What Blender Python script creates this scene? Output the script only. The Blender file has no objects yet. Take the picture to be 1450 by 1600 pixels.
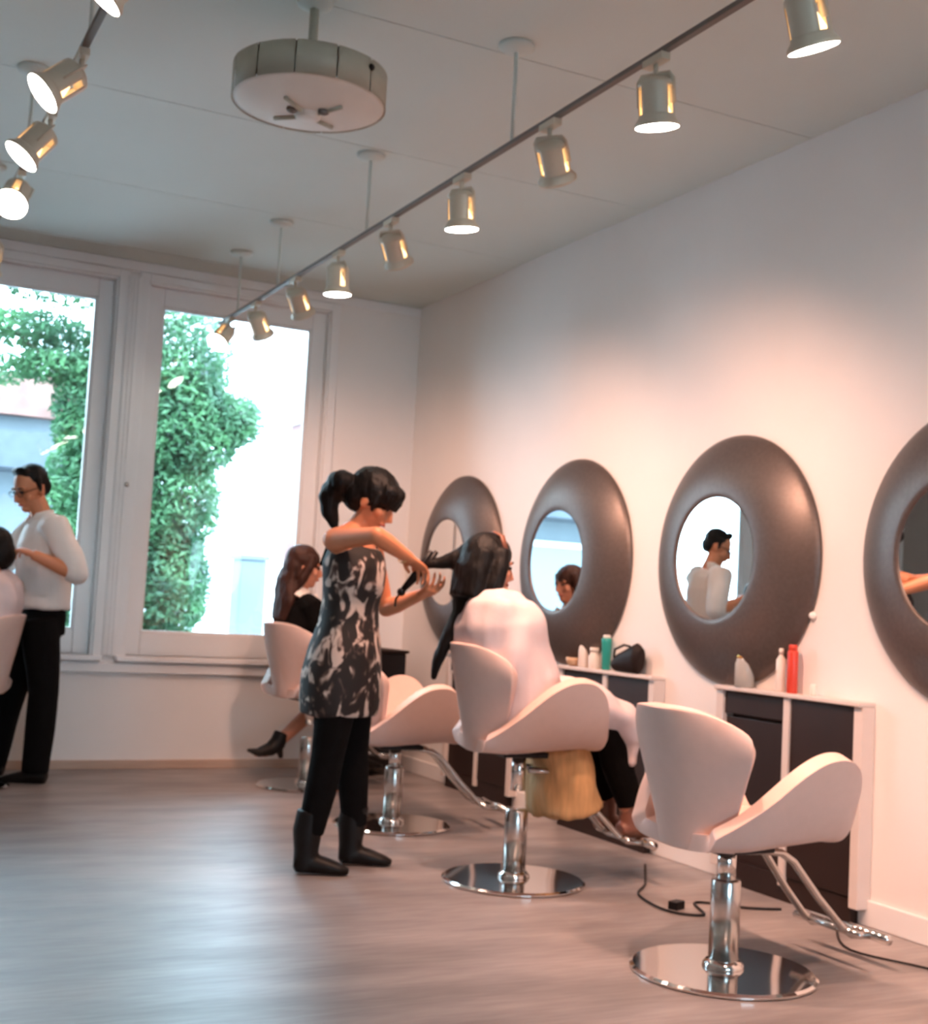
import bpy, bmesh, math, random
from mathutils import Vector, Matrix, noise
random.seed(7)
sc = bpy.context.scene
COL = sc.collection
PI = math.pi
R = math.radians

# ------------------------------------------------------------------ camera
FPX = 1994.48
YAW, PITCH, ROLL = 0.4657, 0.0738, 0.0538
fw = Vector((math.sin(YAW)*math.cos(PITCH), math.cos(YAW)*math.cos(PITCH), math.sin(PITCH)))
r0 = Vector((math.cos(YAW), -math.sin(YAW), 0))
u0 = r0.cross(fw)
rr = math.cos(ROLL)*r0 + math.sin(ROLL)*u0
uu = -math.sin(ROLL)*r0 + math.cos(ROLL)*u0
cd = bpy.data.cameras.new('camera')
cam = bpy.data.objects.new('camera', cd)
COL.objects.link(cam)
m = Matrix.Identity(4)
for i in range(3):
    m[i][0], m[i][1], m[i][2] = rr[i], uu[i], -fw[i]
m[2][3] = 1.1034
cam.matrix_world = m
cd.sensor_fit = 'VERTICAL'
cd.sensor_height = 24.0
cd.lens = FPX/1600*24.0
cd.clip_start = 0.05
cd.clip_end = 200
cd.dof.use_dof = True
cd.dof.focus_distance = 1.5
cd.dof.aperture_fstop = cd.lens/1000/0.0042      # small lens opening, a slightly soft phone picture
sc.camera = cam

# ------------------------------------------------------------------ world, exposure
w = bpy.data.worlds.new('world'); sc.world = w; w.use_nodes = True
bg = w.node_tree.nodes['Background']
bg.inputs[0].default_value = (0.61, 0.80, 1.0, 1)
bg.inputs[1].default_value = 20.0
sc.view_settings.view_transform = 'Standard'
sc.view_settings.look = 'None'
sc.view_settings.gamma = 1.0
sc.view_settings.use_curve_mapping = False
sc.view_settings.exposure = 0.12
sc.cycles.use_denoising = True
sc.cycles.max_bounces = 6
sc.cycles.diffuse_bounces = 4
sc.cycles.glossy_bounces = 3
sc.cycles.use_adaptive_sampling = True
sc.cycles.adaptive_threshold = 0.03
sc.cycles.caustics_reflective = False
sc.cycles.caustics_refractive = False
sc.cycles.sample_clamp_indirect = 6.0
SPOT_W = 112.0
WARM = (1.0, 0.54, 0.38)

XW, YB, HC = 3.594, 7.988, 3.149      # right wall, back wall, ceiling
XL, YF = -1.25, -5.0                  # left wall, front wall

# ------------------------------------------------------------------ materials
def mat(name, col, rough=0.5, metal=0.0, var=0.0, scale=8.0, stretch=(1,1,1), bump=0.0, bscale=None,
        emit=None, estr=0.0, spec=0.5, coat=0.0, trans=0.0, sss=0.0):
    M = bpy.data.materials.new(name); M.use_nodes = True
    nt = M.node_tree; b = nt.nodes['Principled BSDF']
    b.inputs['Base Color'].default_value = (*col, 1)
    b.inputs['Roughness'].default_value = rough
    b.inputs['Metallic'].default_value = metal
    b.inputs['Specular IOR Level'].default_value = spec
    b.inputs['Coat Weight'].default_value = coat
    b.inputs['Transmission Weight'].default_value = trans
    if sss:
        b.inputs['Subsurface Weight'].default_value = sss
        b.inputs['Subsurface Radius'].default_value = (0.02, 0.008, 0.004)
    if emit:
        b.inputs['Emission Color'].default_value = (*emit, 1)
        b.inputs['Emission Strength'].default_value = estr
    tc = nt.nodes.new('ShaderNodeTexCoord'); mp = nt.nodes.new('ShaderNodeMapping')
    mp.inputs['Scale'].default_value = stretch
    nt.links.new(tc.outputs['Object'], mp.inputs[0])
    if var:
        n = nt.nodes.new('ShaderNodeTexNoise'); n.inputs['Scale'].default_value = scale
        n.inputs['Detail'].default_value = 5
        nt.links.new(mp.outputs[0], n.inputs['Vector'])
        rp = nt.nodes.new('ShaderNodeValToRGB')
        rp.color_ramp.elements[0].position = 0.3; rp.color_ramp.elements[1].position = 0.7
        rp.color_ramp.elements[0].color = (*[max(0, c*(1-var)) for c in col], 1)
        rp.color_ramp.elements[1].color = (*[min(1, c*(1+var)) for c in col], 1)
        nt.links.new(n.outputs[0], rp.inputs[0]); nt.links.new(rp.outputs[0], b.inputs['Base Color'])
    if bump:
        n2 = nt.nodes.new('ShaderNodeTexNoise'); n2.inputs['Scale'].default_value = bscale or scale
        nt.links.new(mp.outputs[0], n2.inputs['Vector'])
        bp = nt.nodes.new('ShaderNodeBump'); bp.inputs['Strength'].default_value = bump; bp.inputs['Distance'].default_value = 0.01
        nt.links.new(n2.outputs[0], bp.inputs['Height']); nt.links.new(bp.outputs[0], b.inputs['Normal'])
    return M

M_wall = mat('wall_paint', (0.80, 0.77, 0.75), 0.75, var=0.015, scale=3)
M_ceil = mat('ceiling_paint', (0.66, 0.71, 0.67), 0.85, var=0.015, scale=2)
M_gap = mat('joint_shadow_gap', (0.5, 0.52, 0.49), 0.9)
M_taupe = mat('taupe_paint', (0.36, 0.31, 0.28), 0.8, var=0.03)
M_trim = mat('white_trim', (0.80, 0.79, 0.79), 0.45, var=0.01)
M_wood = mat('tan_wood_strip', (0.50, 0.36, 0.28), 0.55, var=0.12, scale=6, stretch=(.6, 8, 8))
M_white = mat('white_leatherette', (0.70, 0.51, 0.45), 0.42, var=0.02, scale=30, bump=0.05, bscale=180)
M_chrome = mat('chrome', (0.80, 0.79, 0.78), 0.08, 1.0)
M_chrome2 = mat('brushed_chrome', (0.62, 0.60, 0.58), 0.22, 1.0)
M_frame = mat('dark_pewter_lacquer', (0.125, 0.102, 0.093), 0.43, 0.55, var=0.10, scale=60)
M_mirror = mat('mirror_glass', (0.92, 0.95, 0.95), 0.01, 1.0)
M_cab = mat('dark_brown_laminate', (0.022, 0.011, 0.009), 0.5, spec=0.3, var=0.15, scale=5, stretch=(1, 1, .3))
M_cabw = mat('cream_laminate', (0.66, 0.58, 0.54), 0.5, var=0.02)
M_track = mat('track_grey', (0.16, 0.14, 0.125), 0.5, 0.2)
M_fix = mat('fixture_cream', (0.66, 0.58, 0.46), 0.45, 0.1)
M_sock = mat('socket_brass', (0.62, 0.42, 0.22), 0.35, 0.6)
M_lens = mat('lamp_lens', (1, 1, 1), 0.4, emit=(1.0, 0.90, 0.78), estr=30)
M_neck = mat('lamp_bulb_neck', (0.9, 0.85, 0.75), 0.3, emit=(1.0, 0.62, 0.30), estr=3.0)
M_glow = mat('lamp_pilot_glow', (0.9, 0.7, 0.4), 0.3, emit=(1.0, 0.66, 0.30), estr=6.0)
M_black = mat('black_plastic', (0.006, 0.005, 0.006), 0.45, spec=0.3)
M_drum = mat('drum_housing', (0.44, 0.42, 0.33), 0.55, var=0.05)
M_drumw = mat('drum_underside', (0.78, 0.76, 0.70), 0.55, var=0.03)
M_skin = mat('skin_tan', (0.62, 0.23, 0.11), 0.5, var=0.05, scale=14)
M_skin2 = mat('skin_light', (0.60, 0.25, 0.15), 0.5, var=0.06, scale=14)
M_hair = mat('black_hair', (0.004, 0.003, 0.003), 0.55, spec=0.22, var=0.4, scale=40, stretch=(1, 1, .15), bump=0.4, bscale=90)
M_hairb = mat('brown_hair', (0.040, 0.014, 0.009), 0.55, spec=0.25, var=0.4, scale=40, stretch=(1, 1, .15), bump=0.4, bscale=90)
M_bcloth = mat('black_cloth', (0.0035, 0.0032, 0.0036), 0.9, spec=0.12, var=0.2, scale=20, bump=0.2, bscale=60)
M_shoe = mat('black_leather', (0.005, 0.004, 0.004), 0.5, spec=0.25)
M_shirt = mat('white_shirt', (0.80, 0.74, 0.70), 0.8, var=0.03, scale=10, bump=0.25, bscale=18)
M_cape = mat('white_cape', (0.70, 0.58, 0.58), 0.75, var=0.03, scale=8, bump=0.25, bscale=14)
M_yel = mat('mustard_cloth', (0.74, 0.46, 0.22), 0.8, var=0.12, scale=9, stretch=(6, 6, 1))
M_bshoe = mat('brown_leather', (0.20, 0.075, 0.045), 0.45, var=0.1)
M_lip = mat('lips', (0.45, 0.10, 0.08), 0.4)
M_eye = mat('eye_dark', (0.02, 0.015, 0.012), 0.2)
M_red = mat('red_plastic', (0.62, 0.055, 0.03), 0.35)
M_teal = mat('teal_plastic', (0.02, 0.32, 0.28), 0.35)
M_wbot = mat('white_plastic', (0.78, 0.70, 0.64), 0.4)
M_gold = mat('gold_metal', (0.85, 0.55, 0.18), 0.25, 1.0)
M_clear = mat('clear_glass', (0.92, 0.92, 0.86), 0.12, trans=0.55)
M_bag = mat('dark_bag', (0.013, 0.007, 0.006), 0.6, spec=0.25, var=0.2)
M_tan = mat('tan_ceramic', (0.55, 0.36, 0.22), 0.4)

def thin_glass():
    M = bpy.data.materials.new('window_glass'); M.use_nodes = True
    nt = M.node_tree; nt.nodes.clear()
    o = nt.nodes.new('ShaderNodeOutputMaterial'); mx = nt.nodes.new('ShaderNodeMixShader')
    t = nt.nodes.new('ShaderNodeBsdfTransparent'); t.inputs[0].default_value = (0.93, 0.985, 0.97, 1)
    g = nt.nodes.new('ShaderNodeBsdfGlossy'); g.inputs['Roughness'].default_value = 0.01
    f = nt.nodes.new('ShaderNodeFresnel'); f.inputs[0].default_value = 1.45
    nt.links.new(f.outputs[0], mx.inputs[0]); nt.links.new(t.outputs[0], mx.inputs[1]); nt.links.new(g.outputs[0], mx.inputs[2])
    nt.links.new(mx.outputs[0], o.inputs[0])
    return M
M_glass = thin_glass()

def floor_mat():
    M = mat('grey_floor', (0.27, 0.245, 0.24), 0.3, var=0.0, spec=0.5)
    nt = M.node_tree; b = nt.nodes['Principled BSDF']
    tc = nt.nodes.new('ShaderNodeTexCoord')
    def layer(sx, sy, scale, lo, hi):
        mp = nt.nodes.new('ShaderNodeMapping'); mp.inputs['Scale'].default_value = (sx, sy, 1)
        mp.inputs['Rotation'].default_value = (0, 0, R(24))
        n = nt.nodes.new('ShaderNodeTexNoise'); n.inputs['Scale'].default_value = scale; n.inputs['Detail'].default_value = 3
        nt.links.new(tc.outputs['Object'], mp.inputs[0]); nt.links.new(mp.outputs[0], n.inputs['Vector'])
        mr = nt.nodes.new('ShaderNodeMapRange'); mr.interpolation_type = 'SMOOTHERSTEP'; mr.inputs[1].default_value = 0.15; mr.inputs[2].default_value = 0.85
        mr.inputs[3].default_value = lo; mr.inputs[4].default_value = hi
        nt.links.new(n.outputs[0], mr.inputs[0]); return mr
    a = layer(.9, 3.2, 1.6, 0.70, 1.18); c = layer(1.5, 10, 4, 0.88, 1.1)
    mu = nt.nodes.new('ShaderNodeMath'); mu.operation = 'MULTIPLY'
    nt.links.new(a.outputs[0], mu.inputs[0]); nt.links.new(c.outputs[0], mu.inputs[1])
    vm = nt.nodes.new('ShaderNodeVectorMath'); vm.operation = 'SCALE'; vm.inputs[0].default_value = (0.27, 0.245, 0.24)
    nt.links.new(mu.outputs[0], vm.inputs['Scale']); nt.links.new(vm.outputs[0], b.inputs['Base Color'])
    mr2 = nt.nodes.new('ShaderNodeMapRange'); mr2.inputs[1].default_value = .7; mr2.inputs[2].default_value = 1.15
    mr2.inputs[3].default_value = .42; mr2.inputs[4].default_value = .35
    nt.links.new(mu.outputs[0], mr2.inputs[0]); nt.links.new(mr2.outputs[0], b.inputs['Roughness'])
    return M
M_floor = floor_mat()

def dress_mat():
    M = mat('patterned_dress_cloth', (0.5, 0.4, 0.35), 0.75)
    nt = M.node_tree; b = nt.nodes['Principled BSDF']
    tc = nt.nodes.new('ShaderNodeTexCoord')
    mp = nt.nodes.new('ShaderNodeMapping'); mp.inputs['Scale'].default_value = (1, 1, .62); mp.inputs['Rotation'].default_value = (.5, .3, .2)
    n = nt.nodes.new('ShaderNodeTexNoise'); n.inputs['Scale'].default_value = 15; n.inputs['Detail'].default_value = 2.5
    n.inputs['Distortion'].default_value = 1.2
    nt.links.new(tc.outputs['Object'], mp.inputs[0]); nt.links.new(mp.outputs[0], n.inputs['Vector'])
    rp = nt.nodes.new('ShaderNodeValToRGB')
    e = rp.color_ramp.elements
    e[0].position = 0.49; e[0].color = (0.010, 0.006, 0.005, 1)
    e[1].position = 0.60; e[1].color = (0.60, 0.47, 0.40, 1)
    x = e.new(0.535); x.color = (0.09, 0.055, 0.045, 1)
    nt.links.new(n.outputs[0], rp.inputs[0]); nt.links.new(rp.outputs[0], b.inputs['Base Color'])
    return M
M_dress = dress_mat()

# ------------------------------------------------------------------ mesh helpers
class MB:
    def __init__(s): s.v = []; s.f = []; s.sm = []
    def add(s, vs, fs, smooth=True):
        o = len(s.v); s.v += [tuple(p) for p in vs]
        s.f += [tuple(i+o for i in f) for f in fs]; s.sm += [smooth]*len(fs); return s
    def box(s, x0, x1, y0, y1, z0, z1):
        vs = [(x, y, z) for z in (z0, z1) for y in (y0, y1) for x in (x0, x1)]
        return s.add(vs, [(0,2,3,1), (4,5,7,6), (0,1,5,4), (2,6,7,3), (0,4,6,2), (1,3,7,5)], False)
    def obox(s, c, hx, hy, hz, M3):
        vs = [Vector(c) + M3 @ Vector((x*hx, y*hy, z*hz)) for z in (-1, 1) for y in (-1, 1) for x in (-1, 1)]
        return s.add(vs, [(0,2,3,1), (4,5,7,6), (0,1,5,4), (2,6,7,3), (0,4,6,2), (1,3,7,5)], False)
    def tube(s, pts, rad, n=12, side=None, caps=True):
        pts = [Vector(p) for p in pts]; k = len(pts)
        if not isinstance(rad, (list, tuple)): rad = [rad]*k
        rad = [r if isinstance(r, (list, tuple)) else (r, r) for r in rad]
        vs = []; prev = None
        for i, p in enumerate(pts):
            a = pts[max(i-1, 0)]; b = pts[min(i+1, k-1)]
            t = (b-a).normalized()
            if side is not None: sd = Vector(side)
            elif prev is not None: sd = prev
            else: sd = Vector((0, 0, 1)) if abs(t.z) < .9 else Vector((1, 0, 0))
            sd = (sd - t*sd.dot(t)).normalized(); prev = sd
            bd = t.cross(sd)
            for j in range(n):
                an = 2*PI*j/n
                vs.append(p + sd*(rad[i][0]*math.cos(an)) + bd*(rad[i][1]*math.sin(an)))
        fs = [(i*n+j, i*n+(j+1) % n, (i+1)*n+(j+1) % n, (i+1)*n+j) for i in range(k-1) for j in range(n)]
        if caps: fs += [tuple(range(n-1, -1, -1)), tuple((k-1)*n+j for j in range(n))]
        return s.add(vs, fs)
    def lathe(s, prof, c=(0, 0, 0), n=32, M3=None):
        vs = []; k = len(prof); M3 = M3 or Matrix.Identity(3)
        for r, z in prof:
            for j in range(n):
                an = 2*PI*j/n
                vs.append(Vector(c) + M3 @ Vector((r*math.cos(an), r*math.sin(an), z)))
        fs = [(i*n+j, i*n+(j+1) % n, (i+1)*n+(j+1) % n, (i+1)*n+j) for i in range(k-1) for j in range(n)]
        fs += [tuple(range(n-1, -1, -1)), tuple((k-1)*n+j for j in range(n))]
        return s.add(vs, fs)
    def ell(s, c, rad, M3=None, n=16, k=10):
        M3 = M3 or Matrix.Identity(3); vs = []; c = Vector(c)
        for i in range(k+1):
            ph = PI*(i/k) ; ph = min(max(ph, .02), PI-.02)
            for j in range(n):
                an = 2*PI*j/n
                vs.append(c + M3 @ Vector((rad[0]*math.sin(ph)*math.cos(an), rad[1]*math.sin(ph)*math.sin(an), -rad[2]*math.cos(ph))))
        fs = [(i*n+j, i*n+(j+1) % n, (i+1)*n+(j+1) % n, (i+1)*n+j) for i in range(k) for j in range(n)]
        fs += [tuple(range(n-1, -1, -1)), tuple(k*n+j for j in range(n))]
        return s.add(vs, fs)
    def mesh(s, name):
        me = bpy.data.meshes.new(name); me.from_pydata(s.v, [], s.f); me.update()
        me.polygons.foreach_set('use_smooth', s.sm); return me
    def build(s, name, material, parent=None, bevel=0.0, label=None):
        o = bpy.data.objects.new(name, s.mesh(name)); COL.objects.link(o)
        o.data.materials.append(material)
        if parent: o.parent = parent
        if bevel:
            b = o.modifiers.new('bevel', 'BEVEL'); b.width = bevel; b.segments = 2; b.limit_method = 'ANGLE'
        if label: o['label'] = label
        return o

def empty(name, loc=(0, 0, 0), rz=0):
    o = bpy.data.objects.new(name, None); COL.objects.link(o)
    o.location = loc; o.rotation_euler = (0, 0, rz); o.empty_display_size = .1
    return o
def tag(o, label, cat, group=None):
    o['label'] = label; o['category'] = cat
    if group: o['group'] = group
    return o
def struct(o, label=None):
    o['kind'] = 'structure'
    if label: o['label'] = label
    return o
def sbox(name, material, *b, parent=None, bevel=0.0):
    o = MB().box(*b).build(name, material, parent, bevel)
    if not parent: o['kind'] = 'structure'
    return o
def copy_tree(o, parent=None):
    c = o.copy(); COL.objects.link(c); c.parent = parent
    for ch in list(o.children):
        copy_tree(ch, c)
    return c
def baked(o):
    ts = bpy.data.scenes.get('scratch') or bpy.data.scenes.new('scratch')
    ts.collection.objects.link(o)
    with bpy.context.temp_override(scene=ts, view_layer=ts.view_layers[0]):
        dg = bpy.context.evaluated_depsgraph_get()
        me = bpy.data.meshes.new_from_object(o.evaluated_get(dg))
    ts.collection.objects.unlink(o)
    old = o.data; o.modifiers.clear(); o.data = me
    bpy.data.meshes.remove(old)
    me.polygons.foreach_set('use_smooth', [True]*len(me.polygons))
    return o
def blob(name, mb, material, parent=None, voxel=.008, smooth=4, disp=None):
    """one continuous skin grown over overlapping lofts"""
    o = mb.build(name, material, None)
    r = o.modifiers.new('r', 'REMESH'); r.mode = 'VOXEL'; r.voxel_size = voxel
    if smooth:
        s = o.modifiers.new('s', 'SMOOTH'); s.factor = .5; s.iterations = smooth
    baked(o)
    if disp:
        nv = len(o.data.vertices); cs = [0.0]*(nv*3); ns = [0.0]*(nv*3)
        o.data.vertices.foreach_get('co', cs); o.data.vertex_normals.foreach_get('vector', ns)
        for i in range(0, nv*3, 3):
            d = disp(Vector(cs[i:i+3]), Vector(ns[i:i+3]))
            cs[i] += d[0]; cs[i+1] += d[1]; cs[i+2] += d[2]
        o.data.vertices.foreach_set('co', cs)
        o.data.update()
    if parent: o.parent = parent
    return o
def rotm(axis, ang): return Matrix.Rotation(ang, 3, axis)

# ------------------------------------------------------------------ room shell
struct(MB().box(XL-.2, XW+.2, YF-.2, YB+.2, -.12, 0).build('floor', M_floor))
ceil = sbox('ceiling', M_gap, XL-.2, XW+.2, YF-.2, YB+.2, HC+.012, HC+.14)
ys = [YF, -4.33, -3.13, -1.93, -.73, .47, 1.67, 2.87, 4.07, 5.27, 6.50, 7.70, YB]
pm = {}
for a, b in zip(ys[:-1], ys[1:]):
    MB().box(XL, XW, a+.003, b-.003, HC, HC+.012).build('ceiling_panel', M_ceil, ceil)
sbox('wall_right', M_wall, XW, XW+.2, YF-.2, YB+.2, 0, HC+.01)
sbox('wall_left', M_taupe, XL-.2, XL, YF-.2, YB+.2, 0, HC+.01)
wins = [(-1.10, .12), (.31, 1.53), (1.72, 2.94)]
ZB, ZT = .69, 3.03
wb = MB()
wb.box(XL, XW, YB, YB+.2, 0, ZB); wb.box(XL, XW, YB, YB+.2, ZT, HC+.01)
ed = [XL] + [e for a in wins for e in a] + [XW]
for i in range(0, len(ed), 2): wb.box(ed[i], ed[i+1], YB, YB+.2, ZB, ZT)
struct(wb.build('wall_back', M_wall))
wf = MB()
wf.box(XL, XW, YF-.2, YF, 0, .6); wf.box(XL, XW, YF-.2, YF, 2.5, HC+.01)
wf.box(XL, 0, YF-.2, YF, .6, 2.5); wf.box(2.3, XW, YF-.2, YF, .6, 2.5)
struct(wf.build('wall_front', M_taupe))
fwin = struct(empty('window_4', (1.15, YF-.1, .6)))
fm = MB()
for x in (-1.15, -.03, 1.09): fm.box(x, x+.06, -.04, .04, 0, 1.9)
fm.box(-1.15, 1.15, -.04, .04, 0, .06); fm.box(-1.15, 1.15, -.04, .04, 1.84, 1.9)
fm.build('window_frame', M_trim, fwin)
for x0, x1 in ((-1.09, -.03), (.03, 1.09)):
    MB().box(x0, x1, -.004, .004, .06, 1.84).build('pane', M_glass, fwin)
# windows of the back wall
for n, (x0, x1) in enumerate(wins):
    o = struct(empty('window_%d' % (n+1), ((x0+x1)/2, YB, ZB)))
    h = (x1-x0)/2; H = ZT-ZB
    c = MB()
    c.box(-h-.06, -h, -.018, 0, -.02, H+.05); c.box(h, h+.06, -.018, 0, -.02, H+.05)
    c.box(-h, h, -.018, 0, H, H+.05)
    c.build('casing', M_trim, o, .004)
    j = MB()
    j.box(-h, -h+.012, 0, .2, 0, H); j.box(h-.012, h, 0, .2, 0, H); j.box(-h, h, 0, .2, H-.012, H)
    j.build('jamb', M_trim, o)
    s = MB(); t = .098; a = h-.012
    s.box(-a, -a+t, .055, .115, .0, H-.012); s.box(a-t, a, .055, .115, .0, H-.012)
    s.box(-a+t, a-t, .055, .115, .0, .145); s.box(-a+t, a-t, .055, .115, H-.13, H-.012)
    s.build('sash_frame', M_trim, o, .006)
    g = MB(); q = a-t
    for b_ in ((-q, -q+.014), (q-.014, q)): g.box(*b_, .066, .105, .145, H-.13)
    g.box(-q, q, .066, .105, .145, .159); g.box(-q, q, .066, .105, H-.144, H-.13)
    g.build('glazing_bead', M_trim, o, .003)
    MB().box(-q+.004, q-.004, .082, .088, .150, H-.135).build('pane', M_glass, o)
    MB().box(-h-.05, h+.05, -.055, .06, -.035, 0).build('sill', M_trim, o, .006)
for n, xc in enumerate((.215, 1.625)):
    p = MB().box(xc-.04, xc+.04, YB-.024, YB, ZB, ZT+.02)
    for k in (-1, 0, 1): p.box(xc+k*.025-.008, xc+k*.025+.008, YB-.03, YB-.024, ZB, ZT)
    struct(p.build('trim_%d' % (n+1), M_trim, None, .003), 'fluted white mullion post between two windows')
sbox('trim_3', M_trim, XL, XW-.0, YB-.03, YB, .585, .645, bevel=.006)
sbox('trim_4', M_trim, XL, XW, YB-.012, YB, ZT+.055, HC-.004, bevel=.003)
sbox('baseboard_back', M_wood, XL, XW-.014, YB-.016, YB, 0, .055, bevel=.003)
sbox('baseboard_right', M_trim, XW-.014, XW, YF, YB, 0, .095, bevel=.004)
sbox('baseboard_left', M_trim, XL, XL+.014, YF, YB-.02, 0, .095, bevel=.004)
# a catch on the mullion post
tag(MB().lathe([(.014, 0), (.014, .012), (.008, .02)], (1.66, YB-.03, 1.74), 16, rotm('X', PI/2)).build('window_catch', M_chrome2),
    'small round metal catch on the post between the windows', 'catch')
tag(MB().lathe([(.016, 0), (.016, .01), (.012, .018)], (XW, 3.963, 1.142), 20, rotm('Y', -PI/2)).build('wall_button', mat('button_white', (.9, .88, .85), .2)),
    'small round white button on the right wall between two dark mirrors', 'button')

# ------------------------------------------------------------------ wall mirrors
def make_mirror():
    root = empty('wall_mirror', (0, 0, 0))
    Rm = rotm('Y', -PI/2)            # lathe axis points into the room (-X)
    prof = [(.545, 0), (.55, .006), (.549, .014)]
    for k in range(1, 15):
        t = k/14; rad = .549-(.549-.272)*t
        prof.append((rad, .014 + .112*math.sin(t*PI/2)**.85))
    prof += [(.268, .122)]
    fr = MB(); fr.lathe(prof + [(.25, .10), (.25, 0)], (0, 0, 0), 96, Rm)
    fr.build('frame', M_frame, root)
    mg = MB().lathe([(.270, .098), (.270, .1185)], (0, 0, 0), 96, Rm); mg.sm = [False]*len(mg.sm)
    mg.build('mirror_glass', M_mirror, root)
    return root
mir = make_mirror()
mlab = ['round mirror in wide dark domed frame nearest the back corner, partly behind client and stylist',
        'round mirror in wide dark domed frame above the teal bottle',
        'round mirror in wide dark domed frame above the red bottle, with a man reflected',
        'round mirror in wide dark domed frame cut off by the right picture edge']
for i, y in enumerate((7.145, 5.809, 4.474, 3.139)):
    o = mir if i == 0 else copy_tree(mir)
    o.location = (XW, y, 1.372)
    tag(o, mlab[i], 'mirror', 'round mirrors along the right wall')

# ------------------------------------------------------------------ station cabinets
def make_cabinet():
    root = empty('station_cabinet')
    W, Dp, H = .87, .065, .825
    MB().box(-Dp, 0, 0, .045, .06, H-.018).build('end_panel', M_cabw, root, .003)
    MB().box(-Dp, 0, W-.045, W, .06, H-.018).build('end_panel', M_cabw, root, .003)
    MB().box(-Dp-.004, 0, .40, .435, .06, H-.018).build('divider', M_cabw, root, .003)
    MB().box(-.008, 0, .045, W-.045, .06, H-.018).build('back_panel', M_cab, root)
    MB().box(-Dp+.012, 0, .045, W-.045, 0.0, .10).build('plinth', M_cab, root)
    MB().box(-Dp+.004, -Dp+.024, .049, .396, .10, H-.022).build('door', M_cab, root, .003)
    d = MB().box(-Dp+.022, -Dp+.042, .439, W-.049, .10, H-.13).build('door', M_cab, root, .003)
    MB().box(-Dp+.01, -Dp+.03, .439, W-.049, H-.115, H-.022).build('drawer_front', M_cab, root, .003)
    MB().box(-Dp-.016, 0, 0, W, H-.018, H).build('shelf_top', M_cabw, root, .004)
    return root
cab = make_cabinet()
clab = ['dark brown wall cabinet with cream end panels behind the stylist’s chair row, farthest one',
        'dark brown wall cabinet with cream edges under the teal and white bottles',
        'dark brown wall cabinet with cream divider under the red bottle']
for i, y in enumerate((6.285, 4.95, 3.615)):
    o = cab if i == 0 else copy_tree(cab)
    o.location = (XW, y, 0)
    tag(o, clab[i].replace('’', "'"), 'cabinet', 'wall cabinets between the mirrors')
ZC = .825
def bottle(x, y, prof, material, name, label, cat, cap=None, z=ZC):
    o = MB().lathe(prof, (0, 0, 0), 24).build(name, material)
    o.location = (x, y, z)
    if cap:
        MB().lathe(cap[0], (0, 0, 0), 20).build('cap', cap[1], o)
    return tag(o, label, cat)
bottle(3.55, 4.03, [(.020, 0), (.022, .004), (.022, .165), (.019, .172)], M_red, 'spray_bottle', 'tall slim red bottle on the near cabinet top', 'bottle',
       ([(.018, .170), (.018, .192), (.014, .196)], M_red))
bottle(3.55, 4.10, [(.018, 0), (.020, .004), (.020, .13), (.008, .15), (.008, .155)], M_wbot, 'pump_bottle', 'slim cream bottle just left of the red bottle', 'bottle',
       ([(.010, .153), (.010, .175), (.006, .178)], M_wbot))
bottle(3.555, 3.91, [(.012, 0), (.013, .003), (.013, .04), (.009, .046)], M_wbot, 'small_vial', 'tiny cream vial right of the red bottle', 'vial')
j = bottle(3.548, 4.325, [(.038, 0), (.042, .004), (.042, .10), (.037, .112), (.037, .13)], M_clear, 'glass_jar', 'clear glass jar with gold topped tools on near cabinet', 'jar')
MB().lathe([(.036, .122), (.039, .124), (.039, .136), (.036, .138)], n=24).build('rim', M_gold, j)
k = MB(); k.tube([(.0, .005, .008), (.0, -.01, .125)], .006, 8); k.ell((0, -.012, .135), (.018, .018, .018)); k.build('gold_topped_brush', M_gold, j)
k = MB(); k.tube([(.015, .01, .008), (.015, .03, .15)], .007, 8); k.build('comb_handle', M_cab, j)
bottle(3.553, 5.61, [(.026, 0), (.029, .005), (.027, .09), (.020, .13), (.014, .16), (.014, .165)], M_wbot, 'lotion_bottle', 'tallest cream bottle beside the teal bottle on middle cabinet', 'bottle',
       ([(.017, .163), (.017, .195), (.012, .2)], M_wbot))
bottle(3.553, 5.51, [(.028, 0), (.03, .004), (.03, .06), (.022, .075), (.022, .085)], M_wbot, 'cream_jar', 'short cream jar between tall bottle and teal bottle', 'jar',
       ([(.024, .083), (.024, .105), (.021, .107)], M_wbot))
bottle(3.553, 5.40, [(.019, 0), (.021, .004), (.026, .14), (.027, .155), (.02, .16)], M_teal, 'shampoo_bottle', 'teal squeeze bottle on the middle cabinet', 'bottle',
       ([(.020, .158), (.020, .172), (.016, .175)], M_wbot))
bottle(3.550, 5.70, [(.02, 0), (.034, .010), (.040, .028), (.042, .045), (.039, .045), (.034, .028), (.02, .012)], M_tan, 'bowl', 'tan bowl on the middle cabinet beside the cream bottles', 'bowl')
# dark bag slumped on the middle cabinet
bagr = empty('handbag', (3.535, 5.17, ZC)); tag(bagr, 'dark slouchy bag lying on the middle cabinet right of the teal bottle', 'bag')
bb = MB(); bb.tube([(0, .12, .03), (0, .08, .045), (0, .0, .06), (0, -.07, .075), (0, -.10, .07)], [(.03, .03), (.045, .04), (.06, .045), (.075, .04), (.055, .025)], 14, side=(0, 0, 1))
blob('body', bb, M_bag, bagr, .007, 3)
MB().tube([(-.03, .09, .07), (-.04, .07, .11), (-.04, -.01, .135), (-.04, -.06, .13)], .006, 8).build('strap', M_bag, bagr)

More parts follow.
